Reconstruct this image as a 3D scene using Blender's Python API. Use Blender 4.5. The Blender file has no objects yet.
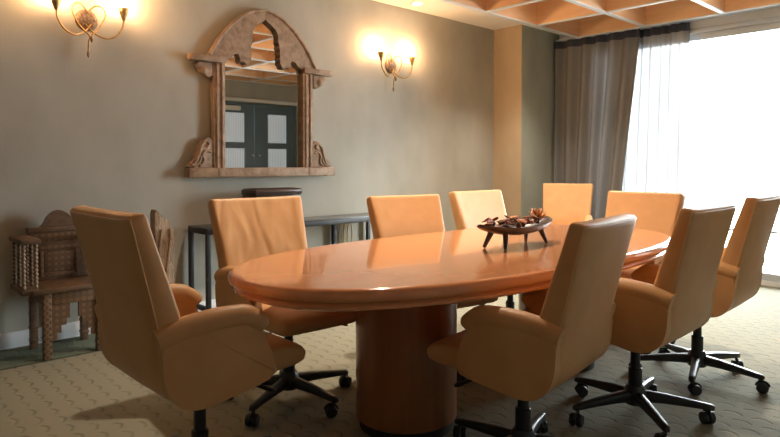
import bpy, bmesh, math, random
from mathutils import Vector, Matrix
from math import sin, cos, pi, radians as R

S = bpy.context.scene
COL = S.collection
random.seed(7)

# ------------------------------------------------------------------ camera
CAMH = 1.192
cam = bpy.data.cameras.new('camera')
camo = bpy.data.objects.new('camera', cam)
COL.objects.link(camo)
yaw, tilt = R(46.94), R(1.336)
fw = Vector((cos(yaw)*cos(tilt), sin(yaw)*cos(tilt), -sin(tilt)))
rt = Vector((sin(yaw), -cos(yaw), 0))
up = rt.cross(fw)
camo.matrix_world = Matrix(((rt.x, up.x, -fw.x, 0), (rt.y, up.y, -fw.y, 0), (rt.z, up.z, -fw.z, CAMH), (0, 0, 0, 1)))
cam.sensor_fit = 'HORIZONTAL'
cam.sensor_width = 36.0
cam.lens = 36.0*611/780
cam.shift_y = -(218.5-179)/780
cam.clip_start = 0.05
S.camera = camo

# ------------------------------------------------------------------ world, light, exposure
world = bpy.data.worlds.new('sky')
S.world = world
world.use_nodes = True
bg = world.node_tree.nodes['Background']
bg.inputs['Color'].default_value = (0.93, 0.97, 1.0, 1)
bg.inputs['Strength'].default_value = 28.0

WINX = 6.80           # inner face of the window wall
WY0, WY1 = 1.12, 3.70
WZ0, WZ1 = 0.05, 2.58
pl = bpy.data.lights.new('window_portal', 'AREA')
pl.shape = 'RECTANGLE'; pl.size = WY1-WY0; pl.size_y = WZ1-WZ0
pl.cycles.is_portal = True
plo = bpy.data.objects.new('window_portal', pl); COL.objects.link(plo)
plo.location = (WINX+0.22, (WY0+WY1)/2, (WZ0+WZ1)/2)
plo.rotation_euler = (R(90), 0, R(90))

BULB = 340.0           # strength of the wall-light bulbs
DOWN = 46.0           # strength of the recessed downlights
SPOT = 250.0           # watts of each downlight beam

S.view_settings.view_transform = 'Standard'
S.view_settings.look = 'None'
S.view_settings.exposure = 0.2
S.view_settings.gamma = 1.0
S.view_settings.use_curve_mapping = False
S.cycles.max_bounces = 10
S.cycles.diffuse_bounces = 5
S.cycles.glossy_bounces = 5
S.cycles.transparent_max_bounces = 12
S.cycles.sample_clamp_indirect = 6.0
S.cycles.caustics_reflective = False
S.cycles.use_denoising = True

# ------------------------------------------------------------------ materials
def mat(name, color, rough=0.5, metal=0.0, spec=0.5, coat=0.0):
    m = bpy.data.materials.new(name); m.use_nodes = True
    b = m.node_tree.nodes['Principled BSDF']
    b.inputs['Base Color'].default_value = (*color, 1)
    b.inputs['Roughness'].default_value = rough
    b.inputs['Metallic'].default_value = metal
    b.inputs['Specular IOR Level'].default_value = spec
    b.inputs['Coat Weight'].default_value = coat
    return m

def nd(m, t, **kw):
    n = m.node_tree.nodes.new(t)
    for k, v in kw.items():
        setattr(n, k, v)
    return n

def lk(m, a, b):
    m.node_tree.links.new(a, b)

def coords(m, scale=(1, 1, 1), out='Object', rot=(0, 0, 0)):
    tc = nd(m, 'ShaderNodeTexCoord'); mp = nd(m, 'ShaderNodeMapping')
    mp.inputs['Scale'].default_value = scale
    mp.inputs['Rotation'].default_value = rot
    lk(m, tc.outputs[out], mp.inputs['Vector'])
    return mp.outputs['Vector']

def noise_color(m, c1, c2, scale=(1, 1, 1), nscale=4.0, detail=4.0, lo=0.35, hi=0.65, bump=0.0, dist=0.0, out='Object', bdist=0.01):
    b = m.node_tree.nodes['Principled BSDF']
    n = nd(m, 'ShaderNodeTexNoise')
    n.inputs['Scale'].default_value = nscale
    n.inputs['Detail'].default_value = detail
    n.inputs['Distortion'].default_value = dist
    lk(m, coords(m, scale, out), n.inputs['Vector'])
    r = nd(m, 'ShaderNodeValToRGB')
    r.color_ramp.elements[0].position = lo; r.color_ramp.elements[0].color = (*c1, 1)
    r.color_ramp.elements[1].position = hi; r.color_ramp.elements[1].color = (*c2, 1)
    lk(m, n.outputs['Fac'], r.inputs['Fac'])
    lk(m, r.outputs['Color'], b.inputs['Base Color'])
    if bump:
        bp = nd(m, 'ShaderNodeBump')
        bp.inputs['Strength'].default_value = bump
        bp.inputs['Distance'].default_value = bdist
        lk(m, n.outputs['Fac'], bp.inputs['Height'])
        lk(m, bp.outputs['Normal'], b.inputs['Normal'])
    return m

M = {}
M['wall'] = noise_color(mat('trowelled_plaster', (0.3, 0.27, 0.22), 0.75), (0.335, 0.322, 0.27), (0.44, 0.43, 0.37), (1, 1, .6), 2.2, 8, .3, .7, .12)
M['wall_tan'] = noise_color(mat('tan_plaster', (0.4, 0.3, 0.2), 0.75), (0.42, 0.325, 0.215), (0.50, 0.39, 0.265), (1, 1, .5), 3, 6, .3, .7, .1)
M['wall_grey'] = noise_color(mat('grey_plaster', (0.3, 0.3, 0.29), 0.75), (0.34, 0.355, 0.335), (0.43, 0.445, 0.42), (1, 1, 1), 2.2, 6, .3, .7, .1)
M['wall_green'] = noise_color(mat('grey_green_plaster', (0.3, 0.3, 0.29), 0.75), (0.30, 0.325, 0.275), (0.38, 0.405, 0.35), (1, 1, .5), 3, 6, .3, .7, .1)
M['ceiling'] = mat('white_ceiling_paint', (0.86, 0.83, 0.78), 0.7)
M['white'] = mat('white_paint', (0.72, 0.75, 0.77), 0.45)
M['cwood'] = noise_color(mat('coffer_veneer', (0.6, 0.3, 0.14), 0.4), (0.71, 0.45, 0.26), (0.79, 0.53, 0.32), (1, 1, 6), 3, 5, .3, .7)
M['leather'] = mat('tan_leather', (0.56, 0.285, 0.105), 0.46, spec=.35)
def leather_setup(m):
    b = m.node_tree.nodes['Principled BSDF']
    v = coords(m, (1, 1, 1))
    n = nd(m, 'ShaderNodeTexNoise'); n.inputs['Scale'].default_value = 5; n.inputs['Detail'].default_value = 5
    lk(m, v, n.inputs['Vector'])
    r = nd(m, 'ShaderNodeValToRGB')
    r.color_ramp.elements[0].position = .3; r.color_ramp.elements[0].color = (0.55, 0.30, 0.122, 1)
    r.color_ramp.elements[1].position = .7; r.color_ramp.elements[1].color = (0.64, 0.365, 0.162, 1)
    lk(m, n.outputs['Fac'], r.inputs['Fac']); lk(m, r.outputs['Color'], b.inputs['Base Color'])
    n2 = nd(m, 'ShaderNodeTexVoronoi'); n2.inputs['Scale'].default_value = 230
    lk(m, v, n2.inputs['Vector'])
    bp = nd(m, 'ShaderNodeBump'); bp.inputs['Strength'].default_value = .05; bp.inputs['Distance'].default_value = .002
    lk(m, n2.outputs['Distance'], bp.inputs['Height'])
    bp2 = nd(m, 'ShaderNodeBump'); bp2.inputs['Strength'].default_value = .12; bp2.inputs['Distance'].default_value = .02
    lk(m, n.outputs['Fac'], bp2.inputs['Height']); lk(m, bp.outputs['Normal'], bp2.inputs['Normal'])
    lk(m, bp2.outputs['Normal'], b.inputs['Normal'])
leather_setup(M['leather'])
mc = M['creased'] = M['leather'].copy(); mc.name = 'creased_tan_leather'
def crease(m):
    b = m.node_tree.nodes['Principled BSDF']
    n = nd(m, 'ShaderNodeTexNoise'); n.inputs['Scale'].default_value = 4.2; n.inputs['Detail'].default_value = 1; n.inputs['Distortion'].default_value = .5
    lk(m, coords(m, (2.2, 1, .8), rot=(0, R(-28), 0)), n.inputs['Vector'])
    bp = nd(m, 'ShaderNodeBump'); bp.inputs['Strength'].default_value = .45; bp.inputs['Distance'].default_value = .04
    lk(m, n.outputs['Fac'], bp.inputs['Height'])
    lk(m, b.inputs['Normal'].links[0].from_socket, bp.inputs['Normal']); lk(m, bp.outputs['Normal'], b.inputs['Normal'])
crease(mc)
M['seam'] = mat('leather_piping', (0.62, 0.36, 0.165), 0.4)
M['black'] = mat('black_nylon', (0.018, 0.018, 0.02), 0.42)
M['rubber'] = mat('black_rubber', (0.012, 0.012, 0.013), 0.5)
M['table'] = noise_color(mat('lacquered_cherry', (0.6, 0.25, 0.1), 0.14, coat=.6), (0.65, 0.265, 0.108), (0.71, 0.305, 0.13), (1, 7, 7), 3, 6, .3, .7)
M['table'].node_tree.nodes['Principled BSDF'].inputs['Coat Roughness'].default_value = .05
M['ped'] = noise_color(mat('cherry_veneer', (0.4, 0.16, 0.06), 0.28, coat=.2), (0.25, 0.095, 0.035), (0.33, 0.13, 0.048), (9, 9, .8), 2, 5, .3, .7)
M['plinth'] = mat('dark_plinth', (0.03, 0.022, 0.018), 0.5)
M['frame_wood'] = noise_color(mat('weathered_carved_wood', (0.3, 0.19, 0.11), 0.6), (0.21, 0.13, 0.075), (0.40, 0.275, 0.175), (4, 4, 4), 4, 8, .3, .68, .5, .6, bdist=.012)
M['old_wood'] = noise_color(mat('old_brown_wood', (0.2, 0.1, 0.05), 0.5), (0.085, 0.045, 0.022), (0.155, 0.088, 0.045), (4, 4, 9), 5, 6, .3, .7, .3)
M['drift'] = noise_color(mat('carved_pale_wood', (0.36, 0.24, 0.15), 0.7), (0.20, 0.13, 0.08), (0.42, 0.29, 0.18), (7, 7, 2), 4, 6, .3, .7, .6, 2.0, bdist=.02)
M['dark_wood'] = noise_color(mat('dark_stained_wood', (0.05, 0.03, 0.025), 0.35), (0.03, 0.02, 0.018), (0.065, 0.04, 0.032), (3, 14, 14), 3, 5, .3, .7)
M['dark_metal'] = mat('black_metal', (0.02, 0.02, 0.022), 0.45, .3)
M['slate'] = mat('slate_grey_glass', (0.05, 0.055, 0.06), 0.18)
M['bronze'] = noise_color(mat('antique_gold_metal', (0.45, 0.29, 0.12), 0.4, .75), (0.36, 0.22, 0.08), (0.55, 0.37, 0.16), (1, 1, 1), 40, 4, .3, .7)
M['rosette'] = noise_color(mat('aged_rosette', (0.25, 0.17, 0.11), 0.6, .3), (0.16, 0.105, 0.07), (0.36, 0.26, 0.18), (1, 1, 1), 60, 4, .3, .7, .6)
M['rope'] = mat('cream_rope', (0.6, 0.48, 0.3), 0.8)
M['door'] = mat('slate_blue_paint', (0.075, 0.125, 0.16), 0.4)
M['header'] = mat('navy_heading_tape', (0.04, 0.047, 0.07), 0.8)
M['alu'] = mat('pale_aluminium', (0.5, 0.55, 0.6), 0.4, .2)
M['terrace'] = noise_color(mat('pale_terrace_stone', (0.6, 0.6, 0.58), 0.8), (.55, .55, .53), (.66, .66, .63), (1, 1, 1), 3)
M['steel'] = mat('satin_steel', (0.6, 0.6, 0.6), 0.25, 1.0)

m = M['mirror'] = mat('mirror_glass', (0.86, 0.88, 0.88), 0.015, 1.0)

def emit(name, color, strength):
    m = bpy.data.materials.new(name); m.use_nodes = True
    nt = m.node_tree
    nt.nodes.remove(nt.nodes['Principled BSDF'])
    e = nt.nodes.new('ShaderNodeEmission')
    e.inputs['Color'].default_value = (*color, 1); e.inputs['Strength'].default_value = strength
    nt.links.new(e.outputs[0], nt.nodes['Material Output'].inputs['Surface'])
    return m
M['bulb'] = emit('warm_bulb', (1.0, 0.57, 0.27), BULB)
M['down'] = emit('downlight_lens', (1.0, 0.70, 0.42), DOWN)

# fluted frosted door panes
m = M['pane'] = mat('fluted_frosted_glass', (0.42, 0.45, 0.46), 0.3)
m.node_tree.nodes['Principled BSDF'].inputs['Emission Color'].default_value = (.80, .92, 1, 1)   # added glow, in place of the window light these panes reflect
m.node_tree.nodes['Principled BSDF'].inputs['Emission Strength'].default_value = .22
w = nd(m, 'ShaderNodeTexWave'); w.inputs['Scale'].default_value = 9; w.inputs['Distortion'].default_value = .6; w.bands_direction = 'X'
lk(m, coords(m), w.inputs['Vector'])
r = nd(m, 'ShaderNodeValToRGB'); r.color_ramp.elements[0].color = (.33, .36, .38, 1); r.color_ramp.elements[1].color = (.58, .60, .60, 1)
lk(m, w.outputs['Fac'], r.inputs['Fac']); lk(m, r.outputs['Color'], m.node_tree.nodes['Principled BSDF'].inputs['Base Color'])
bp = nd(m, 'ShaderNodeBump'); bp.inputs['Strength'].default_value = .4; lk(m, w.outputs['Fac'], bp.inputs['Height'])
lk(m, bp.outputs['Normal'], m.node_tree.nodes['Principled BSDF'].inputs['Normal'])

# window glass: clear, faint reflection
m = M['glass'] = bpy.data.materials.new('window_glass'); m.use_nodes = True
nt = m.node_tree; nt.nodes.remove(nt.nodes['Principled BSDF'])
tr = nd(m, 'ShaderNodeBsdfTransparent'); gl = nd(m, 'ShaderNodeBsdfGlossy'); gl.inputs['Roughness'].default_value = .02
fr = nd(m, 'ShaderNodeFresnel'); fr.inputs['IOR'].default_value = 1.3
mx = nd(m, 'ShaderNodeMixShader')
tr.inputs['Color'].default_value = (.95, .98, .98, 1)
lk(m, fr.outputs[0], mx.inputs[0]); lk(m, tr.outputs[0], mx.inputs[1]); lk(m, gl.outputs[0], mx.inputs[2])
lk(m, mx.outputs[0], nt.nodes['Material Output'].inputs['Surface'])

def fabric(name, col, trans, tcol, clear=0.0):
    m = bpy.data.materials.new(name); m.use_nodes = True
    nt = m.node_tree; nt.nodes.remove(nt.nodes['Principled BSDF'])
    d = nd(m, 'ShaderNodeBsdfDiffuse'); d.inputs['Color'].default_value = (*col, 1)
    t = nd(m, 'ShaderNodeBsdfTranslucent'); t.inputs['Color'].default_value = (*tcol, 1)
    a = nd(m, 'ShaderNodeMixShader'); a.inputs[0].default_value = trans
    lk(m, d.outputs[0], a.inputs[1]); lk(m, t.outputs[0], a.inputs[2])
    o = a.outputs[0]
    if clear:
        c = nd(m, 'ShaderNodeBsdfTransparent')
        b2 = nd(m, 'ShaderNodeMixShader')
        lw = nd(m, 'ShaderNodeLayerWeight'); lw.inputs['Blend'].default_value = .5
        cv = nd(m, 'ShaderNodeMath', operation='MULTIPLY_ADD'); cv.inputs[1].default_value = -clear; cv.inputs[2].default_value = clear
        lk(m, lw.outputs['Facing'], cv.inputs[0]); lk(m, cv.outputs[0], b2.inputs[0])
        lk(m, o, b2.inputs[1]); lk(m, c.outputs[0], b2.inputs[2]); o = b2.outputs[0]
    lk(m, o, nt.nodes['Material Output'].inputs['Surface'])
    return m
M['drape'] = fabric('grey_drape_cloth', (0.34, 0.335, 0.33), .4, (.025, .0258, .0265))
M['sheer'] = fabric('white_sheer_voile', (0.80, 0.83, 0.85), .6, (.028, .030, .032), .042)

# carpet: scalloped loops, greener border along the wall
m = M['carpet'] = mat('scalloped_carpet', (0.3, 0.27, 0.18), 0.9, spec=.15)
b = m.node_tree.nodes['Principled BSDF']
tc = nd(m, 'ShaderNodeTexCoord'); sp = nd(m, 'ShaderNodeSeparateXYZ')
lk(m, tc.outputs['Object'], sp.inputs[0])
def mth(op, a, b_=None, c_=None):
    n = nd(m, 'ShaderNodeMath', operation=op)
    for i, x in enumerate((a, b_, c_)):
        if x is None: continue
        if isinstance(x, (int, float)): n.inputs[i].default_value = x
        else: lk(m, x, n.inputs[i])
    return n.outputs[0]
nz = nd(m, 'ShaderNodeTexNoise'); nz.inputs['Scale'].default_value = 9; nz.inputs['Detail'].default_value = 3
lk(m, tc.outputs['Object'], nz.inputs['Vector'])
wob = mth('MULTIPLY', mth('SUBTRACT', nz.outputs['Fac'], .5), .30)
v0 = mth('ADD', mth('DIVIDE', sp.outputs['X'], .085), wob)
row = mth('FLOOR', v0)
u = mth('ADD', mth('DIVIDE', sp.outputs['Y'], .125), mth('MULTIPLY', row, .5))
arc = mth('ABSOLUTE', mth('SINE', mth('MULTIPLY', u, pi)))
fv = mth('FRACT', v0)
dl = mth('ABSOLUTE', mth('SUBTRACT', fv, mth('MULTIPLY_ADD', arc, .42, .28)))
line = mth('SUBTRACT', 1.0, mth('SMOOTH_MIN', mth('DIVIDE', dl, .16), 1.0, .2))
gate = mth('GREATER_THAN', arc, .45)
nb = nd(m, 'ShaderNodeTexNoise'); nb.inputs['Scale'].default_value = 14; nb.inputs['Detail'].default_value = 4
lk(m, tc.outputs['Object'], nb.inputs['Vector'])
line = mth('MAXIMUM', mth('MULTIPLY', mth('MULTIPLY', line, gate), mth('MULTIPLY_ADD', nb.outputs['Fac'], 2.2, -.35)), 0.0)
nf = nd(m, 'ShaderNodeTexNoise'); nf.inputs['Scale'].default_value = 260; nf.inputs['Detail'].default_value = 2
lk(m, tc.outputs['Object'], nf.inputs['Vector'])
base = nd(m, 'ShaderNodeMix', data_type='RGBA')
base.inputs[6].default_value = (.195, .185, .132, 1); base.inputs[7].default_value = (.32, .31, .235, 1)
lk(m, nf.outputs['Fac'], base.inputs[0])
dk = nd(m, 'ShaderNodeMix', data_type='RGBA'); dk.inputs[7].default_value = (.075, .066, .036, 1)
lk(m, base.outputs[2], dk.inputs[6]); lk(m, mth('MULTIPLY', line, .5), dk.inputs[0])
bord = nd(m, 'ShaderNodeMix', data_type='RGBA'); bord.inputs[7].default_value = (.12, .165, .125, 1)
lk(m, dk.outputs[2], bord.inputs[6])
isb = mth('GREATER_THAN', sp.outputs['Y'], 4.13)
lk(m, mth('MULTIPLY', isb, .8), bord.inputs[0])
edge = nd(m, 'ShaderNodeMix', data_type='RGBA'); edge.inputs[7].default_value = (.05, .055, .035, 1)
lk(m, bord.outputs[2], edge.inputs[6])
lk(m, mth('MULTIPLY', mth('LESS_THAN', mth('ABSOLUTE', mth('SUBTRACT', sp.outputs['Y'], 4.12)), .016), .85), edge.inputs[0])
lk(m, edge.outputs[2], b.inputs['Base Color'])
bp = nd(m, 'ShaderNodeBump'); bp.inputs['Strength'].default_value = .5; bp.inputs['Distance'].default_value = .004
hh = mth('ADD', mth('MULTIPLY', line, -1.0), mth('MULTIPLY', nf.outputs['Fac'], .5))
lk(m, hh, bp.inputs['Height']); lk(m, bp.outputs['Normal'], b.inputs['Normal'])

# inlaid geometric wood for the carved chair
m = M['inlay'] = mat('inlaid_wood', (0.2, 0.12, 0.06), 0.45)
vo = nd(m, 'ShaderNodeTexVoronoi'); vo.inputs['Scale'].default_value = 26; vo.distance = 'MANHATTAN'; vo.inputs['Randomness'].default_value = 0.0
lk(m, coords(m, (1, 1, 1)), vo.inputs['Vector'])
r = nd(m, 'ShaderNodeValToRGB'); r.color_ramp.interpolation = 'CONSTANT'
r.color_ramp.elements[0].color = (.07, .035, .018, 1)
r.color_ramp.elements[1].position = .28; r.color_ramp.elements[1].color = (.16, .088, .042, 1)
e = r.color_ramp.elements.new(.48); e.color = (.24, .15, .08, 1)
e = r.color_ramp.elements.new(.6); e.color = (.12, .065, .032, 1)
lk(m, vo.outputs['Distance'], r.inputs['Fac']); lk(m, r.outputs['Color'], m.node_tree.nodes['Principled BSDF'].inputs['Base Color'])
M['bone'] = noise_color(mat('bone_inlay', (0.4, 0.3, 0.2), 0.5), (0.22, 0.15, 0.09), (0.36, 0.27, 0.19), (1, 1, 1), 60, 3)

# ------------------------------------------------------------------ mesh helpers
class MB:
    def __init__(s):
        s.bm = bmesh.new()
    def box(s, lo, hi, bev=0.0, seg=2):
        g = bmesh.ops.create_cube(s.bm, size=1)['verts']
        c = [(a+b)/2 for a, b in zip(lo, hi)]; d = [b-a for a, b in zip(lo, hi)]
        for v in g:
            v.co = Vector((c[0]+v.co.x*d[0], c[1]+v.co.y*d[1], c[2]+v.co.z*d[2]))
        if bev:
            es = list({e for v in g for e in v.link_edges})
            bmesh.ops.bevel(s.bm, geom=es, offset=bev, segments=seg, affect='EDGES', profile=.5)
        return s
    def rings(s, rings, cap0=True, cap1=True, closed=True):
        vs = [[s.bm.verts.new(p) for p in r] for r in rings]
        n = len(vs[0])
        for a, b in zip(vs, vs[1:]):
            for i in range(n if closed else n-1):
                j = (i+1) % n
                s.bm.faces.new((a[i], a[j], b[j], b[i]))
        if cap0: s.bm.faces.new(list(reversed(vs[0])))
        if cap1: s.bm.faces.new(vs[-1])
        return s
    def tube(s, pts, rad, seg=10, cap=True, flat=1.0):
        pts = [Vector(p) for p in pts]
        if isinstance(rad, (int, float)): rad = [rad]*len(pts)
        rings = []; prev = None
        for i, p in enumerate(pts):
            t = (pts[min(i+1, len(pts)-1)]-pts[max(i-1, 0)]).normalized()
            if prev is None:
                a = Vector((0, 0, 1)) if abs(t.z) < .9 else Vector((1, 0, 0))
                n = t.cross(a).normalized()
            else:
                n = (prev - t*prev.dot(t)).normalized()
            prev = n
            bn = t.cross(n)
            rings.append([p+(n*cos(2*pi*k/seg)+bn*sin(2*pi*k/seg)*flat)*rad[i] for k in range(seg)])
        return s.rings(rings, cap, cap)
    def lathe(s, prof, seg=20, c=(0, 0, 0), axis='z'):
        rings = []
        for r, h in prof:
            r = max(r, 1e-4)
            ring = []
            for k in range(seg):
                a = 2*pi*k/seg
                if axis == 'z': ring.append((c[0]+r*cos(a), c[1]+r*sin(a), c[2]+h))
                elif axis == 'y': ring.append((c[0]+r*cos(a), c[1]+h, c[2]-r*sin(a)))
                else: ring.append((c[0]+h, c[1]+r*cos(a), c[2]+r*sin(a)))
            rings.append(ring)
        return s.rings(rings)
    def prism(s, outline, y0, y1, plane='xz', bev=0.0):
        """outline: 2-D points; extruded from y0 to y1 along the remaining axis"""
        def P(a, b, c):
            return (a, c, b) if plane == 'xz' else ((c, a, b) if plane == 'yz' else (a, b, c))
        f0 = [s.bm.verts.new(P(a, b, y0)) for a, b in outline]
        f1 = [s.bm.verts.new(P(a, b, y1)) for a, b in outline]
        n = len(outline)
        fa = s.bm.faces.new(f0); fb = s.bm.faces.new(list(reversed(f1)))
        for i in range(n):
            j = (i+1) % n
            s.bm.faces.new((f0[j], f0[i], f1[i], f1[j]))
        if bev:
            bmesh.ops.bevel(s.bm, geom=list(fa.edges)+list(fb.edges), offset=bev, segments=3, affect='EDGES', profile=.5)
        return s
    def build(s, name, material, parent=None, smooth=True, ang=40):
        bmesh.ops.recalc_face_normals(s.bm, faces=s.bm.faces)
        me = bpy.data.meshes.new(name)
        if smooth:
            for f in s.bm.faces: f.smooth = True
            for e in s.bm.edges:
                if len(e.link_faces) == 2 and e.calc_face_angle(0) > R(ang): e.smooth = False
        s.bm.to_mesh(me); s.bm.free()
        me.materials.append(material)
        o = bpy.data.objects.new(name, me); COL.objects.link(o)
        if parent: o.parent = parent
        return o

def spline(ctrl, n=8):
    """Catmull-Rom through control points"""
    c = [Vector(p) for p in ctrl]; c = [2*c[0]-c[1]]+c+[2*c[-1]-c[-2]]
    out = []
    for i in range(1, len(c)-2):
        p0, p1, p2, p3 = c[i-1:i+3]
        for k in range(n):
            t = k/n
            out.append(.5*((2*p1)+(p2-p0)*t+(2*p0-5*p1+4*p2-p3)*t*t+(3*p1-p0-3*p2+p3)*t**3))
    out.append(c[-2])
    return out

def tag(o, label, cat, group=None):
    o['label'] = label; o['category'] = cat
    if group: o['group'] = group
    return o
def thing(name, label, cat, loc=(0, 0, 0), rz=0, group=None):
    o = bpy.data.objects.new(name, None); COL.objects.link(o)
    o.empty_display_size = .1
    o.location = loc; o.rotation_euler = (0, 0, rz)
    return tag(o, label, cat, group)
def struct(o):
    o['kind'] = 'structure'; return o
def copy_tree(o, parent=None):
    c = o.copy(); COL.objects.link(c)
    if parent: c.parent = parent
    for ch in list(o.children): copy_tree(ch, c)
    return c

# ------------------------------------------------------------------ room shell
X0, X1 = -2.6, WINX
Y0, Y1 = -0.80, 4.57
YJ, XJ = 4.17, 5.99
H = 2.82
struct(MB().box((X0-.1, Y0-.1, -.1), (X1+.2, Y1+.1, 0)).build('floor', M['carpet'], smooth=False))
struct(MB().box((X0-.1, Y1, 0), (XJ, Y1+.1, H)).build('wall_back', M['wall'], smooth=False))
struct(MB().box((XJ+.012, YJ, 0), (X1+.2, Y1+.1, H)).build('wall_corner', M['wall_green'], smooth=False))
struct(MB().box((XJ, YJ, 0), (XJ+.012, Y1, H)).build('wall_return', M['wall_tan'], smooth=False))
struct(MB().box((X0-.1, Y0-.1, 0), (X0, Y1, H)).build('wall_left', M['wall'], smooth=False))
DX0, DX1, DH = 4.98, 6.74, 2.27     # double door in the front wall (seen in the mirror)
struct(MB().box((X0, Y0-.1, 0), (DX0-.06, Y0, H)).box((DX1+.03, Y0-.1, 0), (X1, Y0, H)).box((DX0-.06, Y0-.1, DH+.05), (DX1+.03, Y0, H)).build('wall_front', M['wall_grey'], smooth=False))
# window wall with one long opening
struct(MB().box((X1, Y0-.1, 0), (X1+.2, WY0, H)).box((X1, WY1, 0), (X1+.2, YJ, H)).box((X1, WY0, WZ1), (X1+.2, WY1, H)).box((X1, WY0, 0), (X1+.2, WY1, WZ0)).build('wall_right', M['white'], smooth=False))
struct(MB().box((X0-.1, Y0-.1, H+.45), (X1+.2, Y1+.1, H+.5)).build('ceiling', M['ceiling'], smooth=False))

# coffered ceiling: flat white border, wood-sided cells with white bottom edges
CZ = 2.685
xs = [6.56-.875*k for k in range(10)]
ys = [3.77, 2.98, 2.19, 1.40, .61, -.18, -.72]
cx0, cx1, cy0, cy1 = xs[-1], xs[0], ys[-1], ys[0]
bo = MB()
bo.box((X0, cy1, H), (XJ, Y1, H+.45)).box((XJ, cy1, H), (X1+.0, YJ, H+.45))
bo.box((X0, Y0, H), (X1, cy0, H+.45)).box((cx1, cy0, H), (X1, cy1, H+.45)).box((X0, cy0, H), (cx0, cy1, H+.45))
struct(bo.build('ceiling_border', M['ceiling'], smooth=False))
g = MB()
for x in xs: g.box((x-.024, cy0-.02, CZ), (x+.024, cy1+.02, CZ+.012))
for y in ys: g.box((cx0-.02, y-.024, CZ+.0003), (cx1+.02, y+.024, CZ+.0117))
struct(g.build('trim_1', M['white'], smooth=False))
g = MB()
for x in xs: g.box((x-.017, cy0-.02, CZ+.012), (x+.017, cy1+.02, H+.45))
for y in ys: g.box((cx0-.02, y-.017, CZ+.012), (cx1+.02, y+.017, H+.449))
struct(g.build('ceiling_coffers', M['cwood'], smooth=False))
g = MB().box((cx0, cy0, H+.10), (cx1, cy1, H+.12))
struct(g.build('ceiling_panels', M['cwood'], smooth=False))

# baseboards
def bboard(name, lo, hi):
    struct(MB().box(lo, hi, .006).build(name, M['white']))
bboard('baseboard_back', (X0, Y1-.016, 0), (XJ, Y1, .105))
bboard('baseboard_return', (XJ-.016, YJ, 0), (XJ, Y1-.016, .105))
bboard('baseboard_corner', (XJ-.016, YJ-.016, 0), (X1, YJ, .105))
bboard('baseboard_left', (X0, Y0, 0), (X0+.016, Y1-.016, .105))
bboard('baseboard_front', (X0+.016, Y0, 0), (DX0-.07, Y0+.016, .105))
# white picture rail above the doors
struct(MB().box((X0, Y0, 2.335), (X1, Y0+.03, 2.395), .006).build('trim_2', M['white']))

# window
win = MB()
FX0, FX1 = X1+.02, X1+.09
for z0, z1 in ((WZ0, WZ0+.07), (WZ1-.07, WZ1)): win.box((FX0, WY0, z0), (FX1, WY1, z1), .005)
for y in (WY0, 3.63): win.box((FX0, y, WZ0), (FX1, y+.06, WZ1), .005)
win.box((FX0+.01, WY0, .515), (FX1-.01, WY1, .537), .004)
wo = struct(win.build('window_1', M['alu']))
gp = struct(MB().box((FX0+.03, WY0+.02, WZ0+.02), (FX0+.038, WY1-.02, WZ1-.02)).build('window_pane', M['glass'], wo, smooth=False))
struct(MB().box((X1-.015, WY0-.05, WZ1), (X1, WY1+.05, WZ1+.05), .005).build('trim_3', M['alu']))
struct(MB().box((X1+.2, Y0-3, -.2), (X1+7, Y1+3, -.02)).build('terrace', M['terrace'], smooth=False))

# double door, seen in the mirror
struct(MB().box((DX0-.06, Y0-.09, 0), (DX0, Y0+.02, DH+.05), .004).box((DX1, Y0-.09, 0), (DX1+.03, Y0+.02, DH+.05), .004).box((DX0, Y0-.09, DH), (DX1, Y0+.02, DH+.05), .004).build('trim_4', M['door']))
def door(name, xa, xb, p0, p1, knobx):
    rows = ((2.13, 1.60), (1.49, .96), (.85, .32))
    d = MB()
    d.box((xa, Y0-.06, 0.01), (p0, Y0-.015, DH)).box((p1, Y0-.06, 0.01), (xb, Y0-.015, DH))
    zs = [DH]+[z for rr in rows for z in rr]+[0.01]
    for a, b in zip(zs[::2], zs[1::2]): d.box((p0, Y0-.06, b), (p1, Y0-.015, a))
    o = struct(d.build(name, M['door'], smooth=False))
    for za, zb in rows:
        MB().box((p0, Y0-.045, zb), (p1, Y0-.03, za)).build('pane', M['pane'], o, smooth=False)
    k = MB().lathe([(0, .0), (.014, 0), (.011, .03), (.026, .045), (.028, .06), (.018, .072), (0, .074)], 16, (knobx, Y0-.016, 1.36), 'y')
    k.build('door_knob', M['steel'], o)
    return o
cxm = (DX0+DX1)/2
d1 = door('door_1', DX0+.004, cxm-.003, 5.22, 5.66, cxm-.07)
d2 = door('door_2', cxm+.003, DX1-.004, 6.15, 6.56, cxm+.07)
MB().box((5.24, Y0-.02, 2.17), (5.56, Y0+.035, 2.25), .006).build('door_closer', M['white'], d1)

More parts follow.
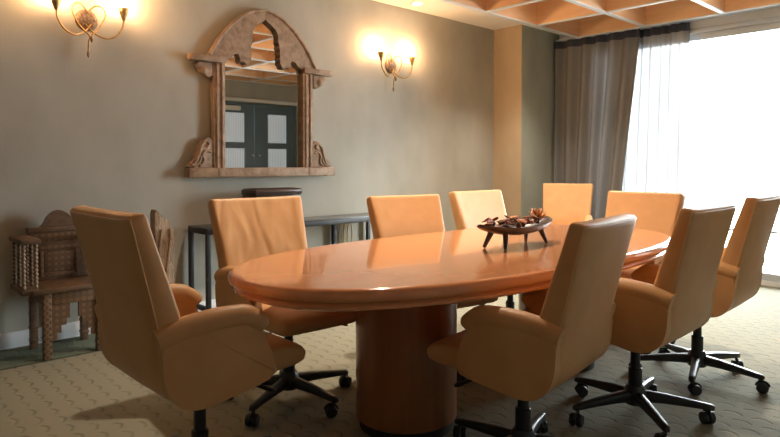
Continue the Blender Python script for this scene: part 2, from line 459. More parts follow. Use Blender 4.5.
# ------------------------------------------------------------------ curtains
def curtain(name, label, cat, ytop, ybot, xc, amp, waves, material, hz, z0=.02, z1=2.702, seed=1, gather=0.0):
    t = thing(name, label, cat, (xc, (ybot[0]+ybot[1])/2, 0))
    rnd = random.Random(seed)
    ph = [rnd.uniform(-.9, .9) for _ in range(waves+2)]
    am = [rnd.uniform(.65, 1.25) for _ in range(waves+2)]
    cy = (ybot[0]+ybot[1])/2
    nu, nv = waves*14, 18
    def P(u, v):
        ya = ytop[0]*v+ybot[0]*(1-v); yb = ytop[1]*v+ybot[1]*(1-v)
        y = ya+(yb-ya)*u
        w_ = u*waves; i = int(w_)
        f_ = w_-i
        a_ = am[i]*(1-f_)+am[i+1]*f_
        x = amp*a_*sin(2*pi*w_+ph[i]*(1-f_)*.8+ph[i+1]*f_*.8)*(1-.25*v) + .006*sin(9*v+u*20)
        return (x, y-cy, z0+(z1-z0)*v)
    def sheet(name_, va, vb, off, mt, n):
        b = MB()
        for o_ in (0,):
            vs = [[b.bm.verts.new((P(i/nu, va+(vb-va)*j/n)[0]+off, P(i/nu, va+(vb-va)*j/n)[1], P(i/nu, va+(vb-va)*j/n)[2])) for i in range(nu+1)] for j in range(n+1)]
            for j in range(n):
                for i in range(nu):
                    b.bm.faces.new((vs[j][i], vs[j][i+1], vs[j+1][i+1], vs[j+1][i]))
        o = b.build(name_, mt, t, ang=180)
        return o
    vh = (hz-z0)/(z1-z0)
    sheet('cloth', 0, vh, 0, material, nv)
    hd = sheet('heading', vh-.004, 1, -.002, M['header'], 4)
    return t
curtain('grey_drape', 'heavy grey floor-length drape with navy heading in the room corner', 'curtain', (3.07, 4.14), (3.36, 4.14), 6.665, .042, 6, M['drape'], 2.625, seed=3)
curtain('sheer_curtain', 'translucent white sheer curtain hanging at the bright window edge', 'curtain', (2.58, 3.40), (2.58, 3.55), 6.742, .026, 8, M['sheer'], 2.625, seed=5)
tag(MB().box((6.645, 0.4, 2.705), (6.76, YJ-.03, 2.725), .004).build('curtain_track', M['alu']), 'pale ceiling track carrying the drape and sheer curtain', 'curtain track')

# ------------------------------------------------------------------ conference table
def superellipse(a, b, n, k=120):
    out = []
    for i in range(k):
        t = 2*pi*i/k
        c, s_ = cos(t), sin(t)
        out.append((a*abs(c)**(2/n)*(1 if c >= 0 else -1), b*abs(s_)**(2/n)*(1 if s_ >= 0 else -1)))
    return out
K, ZK = .946, .0644       # furniture proportions
TX, TY, TA, TB, TN = 2.675*K, 2.06*K, 1.49*K, .675*K, 2.5
TZ = .024                  # table top 0.774 m above the carpet
table = thing('conference_table', 'long oval conference table in glossy orange cherry wood on two drum pedestals', 'table', (TX, TY, 0))
def edge_rings(prof):
    return [[(x, y, z+TZ) for x, y in superellipse(TA-i, TB-i, TN)] for i, z in prof]
tt = MB()
tt.rings(edge_rings([(.06, .703), (.012, .703), (.004, .708), (0, .718), (0, .732), (.004, .743), (.013, .75), (.03, .75), (.3, .75)]))
tt.build('tabletop', M['table'], table, ang=50)
MB().rings(edge_rings([(.075, .672), (.03, .672), (.02, .677), (.018, .686), (.024, .697), (.03, .7028)])).build('edge_moulding', M['table'], table)
for px_ in (-.565, .72):
    p = MB().lathe([(0, .045), (.226, .045), (.232, .05), (.232, .674+TZ), (0, .674+TZ)], 64, (px_, .045, 0)).build('pedestal', M['ped'], table)
    MB().lathe([(0, 0), (.215, 0), (.215, .045), (0, .045)], 48, (px_, .045, 0)).build('plinth', M['plinth'], p)

# ------------------------------------------------------------------ armchairs
def make_back():
    """upholstered back: sections along a path from under the seat to the top"""
    path = [(.05, .370, .022, .262), (-.06, .371, .033, .272), (-.135, .382, .045, .275), (-.19, .418, .056, .276), (-.213, .48, .060, .275), (-.232, .58, .057, .266),
            (-.263, .70, .051, .267), (-.308, .85, .042, .276), (-.335, .94, .037, .283), (-.344, .97, .036, .284),
            (-.349, .985, .034, .283), (-.352, .995, .027, .279), (-.353, 1.0, .015, .27)]
    pts = spline([(0, a, b) for a, b, _, _ in path], 4)
    hw = spline([(c, d, 0) for _, _, c, d in path], 4)
    N = 44
    rings = []; rear = []
    for i, p in enumerate(pts):
        t = (pts[min(i+1, len(pts)-1)]-pts[max(i-1, 0)]).normalized()
        n = Vector((0, t.z, -t.y))      # points forward (+y) on the upright part
        if n.y < 0 and t.z > .3: n = -n
        h, w_ = hw[i].x, hw[i].y
        ring = []
        for k in range(N):
            a = 2*pi*k/N
            c, s_ = cos(a), sin(a)
            r_ = w_*abs(c)**.2*(1 if c >= 0 else -1)
            q = h*abs(s_)**.28*(1 if s_ >= 0 else -1)
            e_ = (r_/w_)**2
            q += (.010*e_*e_ if s_ < 0 else .014*e_*e_-.003)   # wraps forward at both sides
            ring.append(Vector((r_, p.y, p.z))+n*q)
        rings.append(ring)
    return rings, N
def make_chair():
    root = thing('office_armchair', 'tan leather office armchair', 'chair')
    rings, N = make_back()
    back = MB().rings(rings).build('backrest', M['leather'], root, ang=70)
    # piping round the rear face
    kl, kr = 20, N-20+22
    pl_ = [r[int(N*.5)+2]+Vector((0, 0, 0)) for r in rings[8:-7]]
    pr_ = [r[N-2] for r in rings[8:-7]]
    top = [rings[-7][k] for k in range(int(N*.5)+2, N-1)]
    pth = pl_+top[1:-1]+list(reversed(pr_))
    MB().tube(pth, .0035, 6).build('piping', M['seam'], back)
    # seat cushion: soft box with waterfall front
    secs = []
    for f, z0, z1, w_ in ((-.215, .40, .455, .21), (-.20, .375, .475, .222), (-.10, .365, .485, .228), (.10, .362, .482, .230), (.22, .362, .474, .231), (.29, .366, .462, .230), (.325, .378, .447, .227), (.34, .398, .428, .216)):
        ring = []
        for k in range(32):
            a = 2*pi*k/32; c, s_ = cos(a), sin(a)
            ring.append((w_*abs(c)**.3*(1 if c >= 0 else -1), f, (z0+z1)/2+(z1-z0)/2*abs(s_)**.4*(1 if s_ >= 0 else -1)))
        secs.append(ring)
    MB().rings(secs).build('seat', M['leather'], root, ang=70)
    for sd in (-1, 1):
        ol = spline([(-.272, .582), (-.16, .610), (-.03, .618), (.05, .606), (.095, .582)] and
                    [(a, b, 0) for a, b in ((-.272, .582), (-.16, .610), (-.03, .618), (.05, .606), (.095, .582))], 5)
        ol = [(p.x, p.y) for p in ol]
        ol += [(.112, .54), (.138, .47), (.165, .405), (.164, .395)]
        lo_ = spline([(a, b, 0) for a, b in ((.158, .388), (.08, .368), (-.04, .350), (-.12, .340), (-.19, .353), (-.238, .395), (-.262, .455), (-.270, .54))], 5)
        ol += [(p.x, p.y) for p in lo_[1:]]
        a0, a1 = (.230, .290) if sd > 0 else (-.290, -.230)
        arm = MB().prism(ol, a0, a1, 'yz', .016).build('arm', M['leather'], root, ang=60)
        wn = arm.modifiers.new('normals', 'WEIGHTED_NORMAL'); wn.weight = 100; wn.keep_sharp = True
        rp = spline([(0.255*sd, -.277, .584), (0.257*sd, -.19, .607), (0.259*sd, -.08, .620), (0.259*sd, .03, .617), (0.259*sd, .072, .598), (0.258*sd, .098, .577), (0.257*sd, .108, .558)], 6)
        rr = [.036]+[.038]*(len(rp)-8)+[.038, .0375, .036, .034, .030, .022, .009]
        MB().tube(rp, rr, 16, flat=1.18).build('arm_pad', M['leather'], arm, ang=70)
    MB().box((-.11, -.12, .335), (.11, .12, .37), .012).lathe([(0, .30), (.033, .30), (.036, .345), (0, .345)], 16).build('mechanism', M['black'], root)
    for sd in (-1, 1):
        l = MB().tube(spline([(.08*sd, .05, .352), (.15*sd, .09, .345), (.215*sd, .13, .332)], 5), .006, 8)
        l.tube([(.205*sd, .122, .334), (.225*sd, .137, .331), (0.262*sd, .157, .322), (.27*sd, .167, .318)], [.007, .014, .016, .008], 10, flat=.45)
        l.build('lever', M['black'], root)
    MB().lathe([(0, .12), (.022, .12), (.022, .385), (0, .385)], 20).lathe([(0, .11), (.029, .11), (.031, .125), (.031, .23), (.026, .235), (0, .235)], 20).build('gas_column', M['black'], root)
    base = MB().lathe([(0, .062), (.045, .062), (.05, .07), (.048, .12), (.036, .145), (0, .145)], 24).build('base_hub', M['black'], root)
    for k in range(5):
        a = 2*pi*k/5
        dr = Vector((cos(a), sin(a), 0)); sdv = Vector((-sin(a), cos(a), 0))
        rg = []
        for d, zc, hh_, ww in ((.035, .098, .026, .025), (.12, .096, .022, .021), (.22, .088, .017, .018), (.29, .081, .014, .017), (.318, .078, .013, .015), (.326, .076, .008, .009)):
            ring = []
            for q in range(12):
                b_ = 2*pi*q/12; c, s_ = cos(b_), sin(b_)
                ring.append(dr*d+sdv*(ww*abs(c)**.6*(1 if c >= 0 else -1))+Vector((0, 0, zc+hh_*abs(s_)**.6*(1 if s_ >= 0 else -1))))
            rg.append(ring)
        MB().rings(rg).build('base_leg', M['black'], base)
        # twin-wheel caster, swivelled
        c = MB(); yw = a+[.6, -1.1, 2.0, .2, -2.2][k]
        tip = dr*.305
        wd = Vector((-sin(yw), cos(yw), 0)); tr_ = Vector((cos(yw), sin(yw), 0))*.014
        for sgn in (-1, 1):
            ctr = tip+tr_+Vector((0, 0, .0275))
            rgs = []
            for off, rad in ((.004, .020), (.006, .0265), (.020, .0275), (.026, .024), (.027, .010)):
                rgs.append([ctr+wd*off*sgn+(tr_.normalized()*cos(2*pi*q/20)+Vector((0, 0, 1))*sin(2*pi*q/20))*rad for q in range(20)])
            c.rings(rgs)
        c.tube([tip+Vector((0, 0, .042)), tip+Vector((0, 0, .074))], .007, 8)
        hood = []
        for q in range(9):
            an = pi*(.05+.85*q/8)
            hood.append(tip+tr_+Vector((0, 0, .0275))+(tr_.normalized()*-cos(an)+Vector((0, 0, 1))*sin(an))*.031)
        c.tube(hood, .0055, 8)
        c.build('caster', M['rubber'], root)
    return root

UPPER = ('backrest', 'seat', 'arm', 'mechanism', 'lever')
chair0 = make_chair()
def bake(o, mtx):
    o.data.transform(mtx)
    for ch in o.children: bake(ch, mtx)
for ch in chair0.children:
    nm_ = ch.name.split('.')[0]
    if nm_ in UPPER: bake(ch, Matrix.Translation((0, 0, ZK)) @ Matrix.Scale(K, 4))
    elif nm_ in ('base_hub', 'caster'): bake(ch, Matrix.Scale(1.04, 4))
chairs = [  # x, y, facing, lift, base angle, label
    (1.05, 2.19, 1.0, .037, 10, 'tan leather armchair at the rounded table end nearest the carved wooden seat, its back turned'),
    (2.135, 1.47, 98, -.012, 20, 'lowest tan leather armchair, tucked in beside the front drum pedestal'),
    (2.97, 1.38, 91, .003, 155, 'tan leather armchair with its back turned, middle of the three along the near table side'),
    (3.80, 1.39, 93, .021, 52, 'tan leather armchair nearest the bright window, back turned, on the near table side'),
    (1.82, 2.74, -92, .002, 350, 'cream-lit tan leather armchair with creased backrest below the mirror'),
    (2.82, 2.60, -99, -.015, 30, 'tan leather armchair facing us between the creased chair and the palest chair'),
    (3.75, 2.70, -92, -.013, 10, 'tan leather armchair with the palest, most brightly lit backrest, behind the dark footed tray'),
    (6.10, 3.67, -156, -.03, 40, 'spare tan leather armchair alone in the corner before the grey drape'),
    (4.20, 2.06, 178, -.015, 15, 'tan leather armchair at the far table end, facing along the table'),
]
for i, (x, y, a, dz, ba, lab) in enumerate(chairs):
    c = chair0 if i == 0 else copy_tree(chair0)
    c['label'] = lab; c['group'] = 'leather chairs of the boardroom'
    c.location = (x*K, y*K, 0); c.rotation_euler = (0, 0, R(a-90))
    for ch in c.children:
        kind = ch.name.split('.')[0]
        if i == 4 and kind == 'backrest':
            ch.material_slots[0].link = 'OBJECT'; ch.material_slots[0].material = M['creased']
        if kind in UPPER: ch.location.z = dz*K
        elif kind in ('base_hub', 'caster'): ch.rotation_euler.z = R(ba-(a-90))

# ------------------------------------------------------------------ mirror in carved frame
mir = thing('wall_mirror', 'tall mirror in a carved weathered wood frame with arched top', 'mirror', (2.78, Y1-.002, 1.09))
OX, OZ = 2.78, 1.09
def L(pts): return [(x-OX, z-OZ) for x, z in pts]
def sym(pts):       # right half outline given left half (bottom to top), mirrored about the middle
    return pts
def spl2(pts, n=5): return [(p.x, p.y) for p in spline([(a, b, 0) for a, b in pts], n)]
arch_l = spl2([(2.245, 2.055), (2.285, 2.10), (2.345, 2.20), (2.435, 2.31), (2.53, 2.40), (2.65, 2.475), (2.78, 2.508)])
arch_r = [(2*OX-x, z) for x, z in reversed(arch_l[:-1])]
inn_half = [(2.405, 2.045), (2.425, 2.035), (2.44, 2.06), (2.455, 2.05), (2.47, 2.085), (2.49, 2.10), (2.525, 2.10), (2.54, 2.07), (2.53, 2.045), (2.55, 2.03), (2.575, 2.045), (2.59, 2.02), (2.62, 2.025), (2.625, 2.055),
            (2.645, 2.06), (2.632, 2.09), (2.65, 2.105), (2.63, 2.13), (2.65, 2.15), (2.632, 2.175), (2.655, 2.20), (2.64, 2.225), (2.662, 2.245), (2.65, 2.275), (2.655, 2.31), (2.68, 2.35), (2.72, 2.38), (2.755, 2.395), (2.78, 2.42)]
inn_r = [(2*OX-x, z) for x, z in reversed(inn_half[:-1])]
outer = arch_l+arch_r
inner = inn_half+inn_r
ob = MB()
# two halves so each outline is a simple polygon
half = arch_l+list(reversed(inn_half))
ob.prism(L(half), -.055, -.012, 'xz', .004)
half_r = [(2*OX-x, z) for x, z in half]
ob.prism(L(half_r), -.055, -.012, 'xz', .004)
ob.build('arch', M['frame_wood'], mir)
# raised moulding along the arch
MB().tube([(x-OX, -.058, z-OZ-.012) for x, z in arch_l[3:]+arch_r[:-3]], .013, 8).build('arch_moulding', M['frame_wood'], mir)
MB().box((2.10-OX, -.085, 2.005-OZ), (2.40-OX, -.005, 2.055-OZ), .006).build('crossbeam', M['frame_wood'], mir)
MB().box((3.16-OX, -.085, 2.005-OZ), (3.47-OX, -.005, 2.055-OZ), .006).build('crossbeam', M['frame_wood'], mir)
for xa, xb in ((2.295, 2.40), (3.155, 3.262)):
    p = MB().box((xa-OX, -.06, 1.165-OZ), (xb-OX, -.004, 2.005-OZ), .006)
    for q in (.3, .72):
        xq = xa+(xb-xa)*q-OX
        p.tube([(xq, -.06, 1.17-OZ), (xq, -.06, 2.0-OZ)], .011, 8)
    p.build('post', M['frame_wood'], mir)
MB().box((2.075-OX, -.095, 1.092-OZ), (3.488-OX, -.004, 1.168-OZ), .007).box((2.32-OX, -.10, 1.10-OZ), (2.37-OX, -.09, 1.16-OZ), .004).box((3.19-OX, -.10, 1.10-OZ), (3.24-OX, -.09, 1.16-OZ), .004).build('bottom_ledge', M['frame_wood'], mir)
for sd in (-1, 1):
    cx_ = .578*sd      # brackets under the crossbeam
    b = MB().prism([(.49*sd, .91), (.60*sd, .91), (.625*sd, .885), (.60*sd, .85), (.57*sd, .83), (.55*sd, .80), (.52*sd, .79), (.49*sd, .81)], -.06, -.01, 'xz', .006)
    b.lathe([(0, -.075), (.022, -.072), (.034, -.06), (.034, -.02), (0, -.02)], 16, (.56*sd, 0, .845), 'y')
    b.build('corner_bracket', M['frame_wood'], mir)
    # foliate scrolls standing on the ledge
    o_ = spl2([(.484*sd, .08), (.68*sd, .08), (.69*sd, .11), (.655*sd, .135), (.635*sd, .175), (.61*sd, .205), (.60*sd, .25), (.575*sd, .285), (.535*sd, .315), (.505*sd, .31), (.484*sd, .29)], 3)
    b = MB().prism(o_, -.05, -.01, 'xz', .006)
    for cv in ([(.665, .10), (.635, .12), (.615, .16), (.60, .205), (.585, .255), (.555, .285), (.525, .28), (.52, .255), (.54, .245)],
               [(.60, .095), (.575, .11), (.565, .145), (.575, .175), (.56, .205), (.525, .215), (.505, .20)],
               [(.65, .092), (.625, .10), (.61, .115), (.595, .14), (.59, .17)]):
        b.tube(spline([(a*sd, -.054, z) for a, z in cv], 4), .0105, 7)
    b.build('scroll', M['frame_wood'], mir)
gl_ = [(2.36, 1.15), (3.20, 1.15), (3.20, 2.06), (3.10, 2.2), (2.96, 2.36), (2.78, 2.43), (2.60, 2.36), (2.46, 2.2), (2.36, 2.06)]
MB().prism(L(gl_), -.014, -.006, 'xz').build('mirror_glass', M['mirror'], mir, smooth=False)

# ------------------------------------------------------------------ wall lights
def make_sconce():
    s = thing('wall_sconce', '', 'wall light')
    b = MB().lathe([(0, -.03), (.03, -.028), (.045, -.022), (.066, -.018), (.074, -.010), (.076, 0), (0, 0)], 32, (0, 0, 0), 'y')
    for k in range(8):
        a = 2*pi*k/8
        b.lathe([(0, -.012), (.010, -.009), (.013, 0), (0, 0.002)], 10, (.045*cos(a), -.016, .045*sin(a)), 'y')
    b.build('backplate', M['rosette'], s)
    def loop(pts): return spline(pts, 8)
    # two crossing scrolls that draw a heart, each ending in a drop
    for sd, drop in ((-1, -.235), (1, -.135)):
        pts = [(0.0, -.03, .055), (.05*sd, -.045, .10), (.095*sd, -.055, .085), (.105*sd, -.06, .03), (.06*sd, -.065, -.06), (.0, -.065, -.115) if sd < 0 else (.022, -.07, -.10), (-.005, -.06, -.16) if sd < 0 else (.012, -.07, -.13)]
        if sd < 0: pts.append((-.006, -.055, drop))
        o = MB().tube(loop(pts), .0058, 10).build('scroll', M['bronze'], s)
        e = pts[-1]
        MB().lathe([(0, .02), (.008, .012), (.011, -.008), (.009, -.02), (.004, -.03), (0, -.034)], 12, e).build('drop', M['rosette'], o)
    for sd in (-1, 1):
        pts = [(-.02*sd, -.03, -.03), (.03*sd, -.055, -.09), (.10*sd, -.085, -.125), (.165*sd, -.10, -.10), (.208*sd, -.10, -.035), (.217*sd, -.10, .035)]
        o = MB().tube(loop(pts), .0062, 10).build('arm', M['bronze'], s)
        c = MB().lathe([(.004, .015), (.011, .02), (.017, .04), (.027, .066), (.033, .092), (.031, .105), (.028, .105), (.025, .088), (.008, .06), (.004, .04)], 18, (.217*sd, -.10, 0))
        c.build('candle_cup', M['bronze'], o)
        MB().lathe([(0, .07), (.012, .075), (.017, .10), (.021, .135), (.019, .165), (.011, .195), (.003, .212), (0, .214)], 16, (.217*sd, -.10, 0)).build('bulb', M['bulb'], o)
    return s
sc = make_sconce()
sc.location = (1.378, Y1, 2.197); sc['label'] = 'gilt two-armed wall sconce left of the arched mirror, plate partly cut by the frame'
sc['label'] = 'gilt two-armed wall sconce above the carved wooden seat, left of the mirror'
s2 = copy_tree(sc)
s2.location = (4.275, Y1, 2.20); s2['label'] = 'gilt two-armed wall sconce between the mirror and the tan wall return'
for o in (sc, s2): o['group'] = 'pair of gilt wall lights'

# recessed downlights in the white ceiling border
def downlight(x, y, lab):
    d = thing('recessed_downlight', lab, 'downlight', (x, y, H))
    MB().lathe([(.045, -.002), (.062, -.006), (.068, -.002), (.068, 0), (.045, 0)], 28).build('trim_ring', M['white'], d)
    MB().lathe([(0, -.003), (.044, -.003), (.044, 0), (0, 0)], 24).build('lens', M['down'], d, smooth=False)
    return d
downlight(4.45, 4.36, 'round recessed downlight in the white ceiling border above the sconce beside the tan return')

xc = [(a+b)/2 for a, b in zip(xs, xs[1:])]; yc = [(a+b)/2 for a, b in zip(ys, ys[1:])]
def coffer_light(x, y):
    d = thing('coffer_downlight', 'recessed downlight up inside a wooden ceiling coffer', 'downlight', (x, y, H+.10), 0, 'downlights inside the coffers')
    MB().lathe([(.045, -.002), (.062, -.006), (.068, -.002), (.068, 0), (.045, 0)], 28).build('trim_ring', M['white'], d)
    MB().lathe([(0, -.003), (.044, -.003), (.044, 0), (0, 0)], 24).build('lens', M['down'], d, smooth=False)
    l = bpy.data.lights.new('downlight_beam', 'SPOT'); l.energy = SPOT; l.color = (1.0, .86, .70)
    l.spot_size = R(105); l.spot_blend = .7; l.shadow_soft_size = .04
    o = bpy.data.objects.new('downlight_beam', l); COL.objects.link(o); o.parent = d; o.location = (0, 0, -.012)
for i, j in ((4, 1), (2, 1), (1, 0)): coffer_light(xc[i], yc[j])

# ------------------------------------------------------------------ console table and what is on it
con = thing('console_table', 'slim black metal console table with slate top along the wall', 'console table', (2.09, 4.22, 0))
CL, CD, CT = 1.86, .32, .72
MB().box((0, 0, CT-.008), (CL, CD, CT), .003).build('table_top', M['slate'], con)
fr_ = MB()
b_ = .034
fr_.box((0, 0, CT-.05), (CL, b_, CT-.0085), .003).box((0, CD-b_, CT-.05), (CL, CD, CT-.0085), .003).box((0, b_, CT-.05), (b_, CD-b_, CT-.0085), .003).box((CL-b_, b_, CT-.05), (CL, CD-b_, CT-.0085), .003)
fr_.build('top_frame', M['dark_metal'], con)
for x in (0, CL-b_):
    for y in (0, CD-b_):
        MB().box((x, y, 0), (x+b_, y+b_, CT-.05), .003).build('leg', M['dark_metal'], con)
    MB().box((x+.002, b_, .09), (x+b_-.002, CD-b_, .09+b_), .003).build('end_rail', M['dark_metal'], con)
MB().box((1.40, CD-b_, 0), (1.40+b_+.012, CD, CT-.05), .003).build('leg', M['dark_metal'], con)

bx = thing('carved_box', 'dark ribbed wooden box on the console behind the creased armchair', 'box', (2.745, 4.37, CT))
MB().box((-.215, -.11, 0), (.215, .11, .225), .01).build('body', M['dark_wood'], bx)
lid = MB().box((-.225, -.118, .225), (.225, .118, .272), .014)
for k in range(24):
    x = -.215+.43*(k+.5)/24
    lid.tube([(x, -.112, .232), (x, -.118, .25), (x, -.10, .272), (x, .10, .272)], .006, 6)
lid.build('lid', M['dark_wood'], bx)

rp = thing('rope_coil', 'looped cream rope hanging against the wall under the console top', 'rope', (3.66, Y1-.02, .36))
r_ = MB()
for k in range(3):
    x = -.05+.045*k
    r_.tube([(x+.03*sin(2*pi*t/24), -.02-.012*k*.3, .155-.125*cos(2*pi*t/24)-.01*(k % 2)) for t in range(25)], .0075, 8, cap=False)
r_.build('loops', M['rope'], rp)
MB().tube([(-.06, -.03, .282), (0, -.03, .286), (.065, -.03, .282)], .009, 8).tube([(0, -.03, .286), (0, .018, .29)], .005, 8).build('hook', M['dark_metal'], rp)

# ------------------------------------------------------------------ carved inlaid wooden seat
ws = thing('carved_wooden_chair', 'antique inlaid dark wooden chair with arched crest against the wall', 'chair', (.98, 4.12, 0))
SW, SD_, SZ = .355, .37, .43          # leg spacing and seat height
for x, y in ((0, 0), (SW-.05, 0), (0, SD_-.05), (SW-.05, SD_-.05)):
    l = MB().box((x, y, 0), (x+.045, y+.045, SZ-.02), .004)
    for z in (.05, .13, .22, .31): l.box((x-.003, y-.003, z), (x+.048, y+.048, z+.012), .002)
    l.build('leg', M['inlay'] if y == 0 else M['old_wood'], ws)
MB().box((-.06, -.02, SZ-.02), (SW+.05, SD_, SZ+.008), .006).build('seat', M['old_wood'], ws)
ap = MB().box((.045, .008, SZ-.10), (SW-.05, .03, SZ-.02), .003).box((.008, .045, SZ-.10), (.03, SD_-.05, SZ-.02), .003).box((SW-.04, .045, SZ-.10), (SW-.018, SD_-.05, SZ-.02), .003)
ap.build('apron', M['inlay'], ws)
for x0_, sg in ((.045, 1), (SW-.05, -1)):
    st = [(0, SZ-.10), (.105, SZ-.10), (.105, SZ-.19), (.085, SZ-.19), (.085, SZ-.23), (.055, SZ-.23), (.055, SZ-.275), (.03, SZ-.275), (.03, SZ-.32), (0, SZ-.32)]
    MB().prism([(x0_+sg*a, b) for a, b in st], .012, .030, 'xz').build('bracket', M['inlay'], ws, smooth=False)
bk = MB().box((-.005, SD_-.045, SZ+.008), (SW+.0, SD_-.01, .775), .004)
bk.box((-.012, SD_-.055, .75), (SW+.008, SD_-.005, .785), .004)
bko = bk.build('backrest', M['old_wood'], ws)
t_ = MB().box((0, SD_-.052, .695), (SW-.005, SD_-.044, .747), .002).box((0, SD_-.052, .635), (SW-.005, SD_-.044, .66), .002)
t_.box((.06, SD_-.051, SZ+.03), (.08, SD_-.044, .63), .002).box((SW-.085, SD_-.051, SZ+.03), (SW-.065, SD_-.044, .63), .002).box((.08, SD_-.0505, SZ+.03), (SW-.085, SD_-.044, SZ+.055), .002)
t_.build('inlay_bands', M['inlay'], bko)
MB().box((.085, SD_-.049, SZ+.06), (SW-.09, SD_-.044, .615), .002).build('panel', M['inlay'], bko)
cr = spl2([(.06, .785), (.085, .81), (.105, .85), (.135, .88), (.175, .893), (.212, .88), (.245, .85), (.265, .81), (.29, .785)], 4)
MB().prism(cr, SD_-.045, SD_-.015, 'xz', .004).build('crest', M['old_wood'], bko)
for sd, xa in ((-1, -.115), (1, SW+.0)):
    a_ = MB().box((xa, .0, .715), (xa+.105, SD_-.055, .745), .005).build('armrest', M['old_wood'], ws)
    MB().box((xa+.003, .0, SZ-.02), (xa+.10, SD_-.055, SZ+.012), .004).build('arm_base', M['old_wood'], ws)
    for sx in (.02, .085):
        for sy in (.03, .14, .26):
            pr = [(0, 0)]
            n_ = 11; hh_ = .703-SZ
            for q in range(n_):
                z = hh_*q/n_; d_ = hh_/n_
                pr += [(.006, z+.04*d_), (.012, z+.35*d_), (.012, z+.6*d_), (.006, z+.96*d_)]
            pr += [(0, hh_)]
            MB().lathe(pr, 10, (xa+sx, sy, SZ+.012)).build('spindle', M['bone'] if sy < .1 else M['old_wood'], ws)

# carved wooden post beside it
ps = MB()
ol = spl2([(-.07, 0), (-.072, .2), (-.066, .4), (-.07, .6), (-.075, .8), (-.07, .862), (-.05, .85), (-.03, .815), (-.005, .80), (.02, .785), (.05, .735), (.066, .70), (.07, .60), (.058, .52), (.062, .42), (.07, .3), (.066, .12), (.07, 0)], 4)
ps.prism(ol, -.045, .045, 'xz', .012)
for x0_, ph_ in ((-.03, 0), (.02, 1.6)):
    ps.tube(spline([(x0_+.018*sin(ph_+z*9), -.047, z) for z in [.08*k for k in range(1, 10)]], 5), .011, 7)
po = ps.build('carved_post', M['drift'])
po.location = (1.85, 4.44, 0)
tag(po, 'pale carved driftwood post standing by the wall between the wooden chair and console', 'post')

# ------------------------------------------------------------------ footed tray with dried petals
tray = thing('footed_tray', 'dark wooden boat-shaped tray on four splayed legs on the table', 'tray', (2.77*K, 1.955*K, .7545*K+ZK), R(2))
tray.scale = (K, K, K)
TLEN, TWID = .345, .105
def rim(u):     # half width and heights along the tray
    w_ = TWID*(1-abs(u)**2.4)**.75+.004
    return w_, .108+.022*u*u+(.002*u if u > 0 else 0)
rings_o, NS = [], 25
grid = []
for i in range(NS):
    u = -1+2*i/(NS-1)
    w_, zr = rim(u)
    dep = .042*(1-abs(u)**2.2)+.008
    row = []
    for k in range(11):
        a = pi*k/10
        row.append((u*TLEN, -w_*cos(a), zr-dep*sin(a)**.8))
    grid.append(row)
tb = MB()
vo_ = [[tb.bm.verts.new(p) for p in row] for row in grid]
vi_ = [[tb.bm.verts.new((p[0]*.975, p[1]*.93, p[2]+(.010 if 0 < k < 10 else .0))) for k, p in enumerate(row)] for row in grid]
for i in range(NS-1):
    for k in range(10):
        tb.bm.faces.new((vo_[i][k], vo_[i][k+1], vo_[i+1][k+1], vo_[i+1][k]))
        tb.bm.faces.new((vi_[i][k+1], vi_[i][k], vi_[i+1][k], vi_[i+1][k+1]))
    tb.bm.faces.new((vo_[i][0], vo_[i+1][0], vi_[i+1][0], vi_[i][0]))
    tb.bm.faces.new((vo_[i+1][10], vo_[i][10], vi_[i][10], vi_[i+1][10]))
for e_ in (0, NS-1):
    for k in range(10):
        tb.bm.faces.new((vo_[e_][k+1], vo_[e_][k], vi_[e_][k], vi_[e_][k+1]))
tb.build('bowl', M['dark_wood'], tray)
for lx, ox in ((-.165, -.04), (.165, .035)):
    for sy in (-1, 1):
        MB().tube([(lx+ox, sy*.068, 0.0), (lx+ox*.1, sy*.045, .083)], [.009, .017], 12).build('leg', M['dark_wood'], tray)
# dried petals, curls and the star-shaped flower: each a loose piece
PC = [mat('dried_petal_'+n, c, .6) for n, c in (('russet', (.42, .16, .06)), ('orange', (.72, .33, .11)), ('brown', (.19, .085, .045)), ('maroon', (.22, .07, .055)))]
def petal(mt, s):
    b = MB(); g_ = []
    for i in range(7):
        u = -1+2*i/6; w_ = .42*(1-u*u)**.5+.04
        g_.append([(u*s, w_*s*(k/2-1), s*(.28*u*u+.35*(k/2-1)**2*w_)) for k in range(5)])
    vs = [[b.bm.verts.new(p) for p in r] for r in g_]
    for i in range(6):
        for k in range(4): b.bm.faces.new((vs[i][k], vs[i][k+1], vs[i+1][k+1], vs[i+1][k]))
    o = b.build('dried_petal', mt)
    sd = o.modifiers.new('solid', 'SOLIDIFY'); sd.thickness = .003
    return o
def pod(mt, s):
    return MB().lathe([(0, -s), (s*.5, -s*.8), (s*.8, -s*.2), (s*.75, s*.3), (s*.35, s*.8), (s*.15, s*1.1), (0, s*1.15)], 10).build('seed_pod', mt)
protos = [petal(PC[0], .030), petal(PC[1], .027), petal(PC[2], .032), petal(PC[3], .026), pod(PC[2], .018), pod(PC[3], .016)]
LB = ['russet', 'bright orange', 'dark brown', 'maroon', 'dark brown', 'maroon']
used = set(); rnd = random.Random(11); T = tray.matrix_basis
cosr, sinr = cos(R(2)), sin(R(2))
cnt = {}
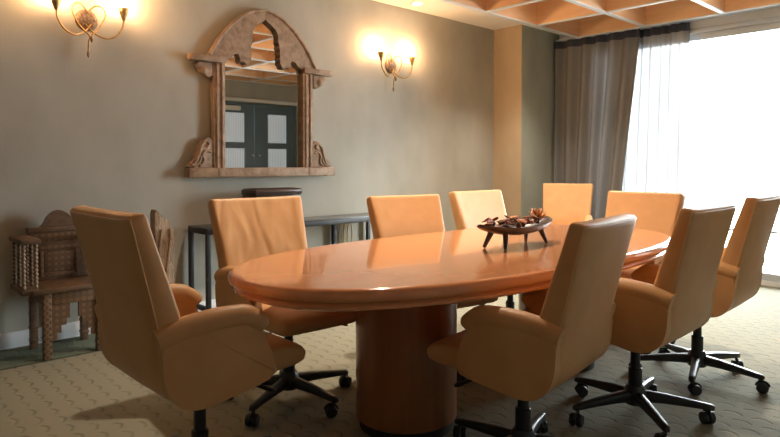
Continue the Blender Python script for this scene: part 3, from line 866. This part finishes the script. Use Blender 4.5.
for i in range(34):
    k = [0, 2, 3, 1, 4, 2, 0, 5, 3, 2][i % 10]
    o = protos[k] if k not in used else protos[k].copy()
    if k in used: COL.objects.link(o)
    used.add(k)
    u = -.74+1.10*((i*.618) % 1.0)
    w_, zr = rim(u)
    v = rnd.uniform(-.62, .62)*w_
    if k == 1: u = -.10+.22*rnd.random()
    lx, ly = u*TLEN, v
    layer = 0 if i < 16 else 1
    z = .75+zr-.002+.02*layer+rnd.uniform(0, .01)+.012*(1-abs(u))
    o.location = ((2.77+lx*cosr-ly*sinr)*K, (1.955+lx*sinr+ly*cosr)*K, z*K+ZK)
    o.rotation_euler = (rnd.uniform(-.6, .6), rnd.uniform(-.5, .5), rnd.uniform(0, 6.28))
    o.scale = (1.1, 1.1, 1.1)
    nm = 'seed pod' if k > 3 else 'dried petal'
    tag(o, f'{LB[k]} {nm} among the potpourri in the dark tray', 'seed pod' if k > 3 else 'petal', f'{LB[k]} {nm}s in the tray')
fl = thing('dried_flower', 'orange star-shaped dried flower standing at the raised right end of the tray', 'flower', (2.985*K, 1.965*K, .862*K+ZK), .4)
fl.scale = (1.3, 1.3, 1.3)
for ring_, n_, tl, s_ in ((0, 7, 38, .048), (1, 6, 62, .052)):
    for k in range(n_):
        a = 2*pi*(k+.5*ring_)/n_
        b = MB(); g_ = []
        for i in range(7):
            u = i/6; w_ = .011*sin(pi*min(1, u*.9+.1))**.8+.001
            rr_ = s_*u*cos(R(tl)); zz = s_*u*sin(R(tl))+.010*u*u
            g_.append([(rr_*cos(a)-q*w_*sin(a), rr_*sin(a)+q*w_*cos(a), zz+.004*q*q) for q in (-1, 0, 1)])
        vs = [[b.bm.verts.new(p) for p in r] for r in g_]
        for i in range(6):
            for q in range(2): b.bm.faces.new((vs[i][q], vs[i][q+1], vs[i+1][q+1], vs[i+1][q]))
        po_ = b.build('petal', PC[1] if k % 2 else PC[0], fl)
        sd = po_.modifiers.new('solid', 'SOLIDIFY'); sd.thickness = .002
MB().lathe([(0, -.004), (.008, -.002), (.010, .004), (.006, .012), (0, .014)], 10).build('heart', PC[2], fl)
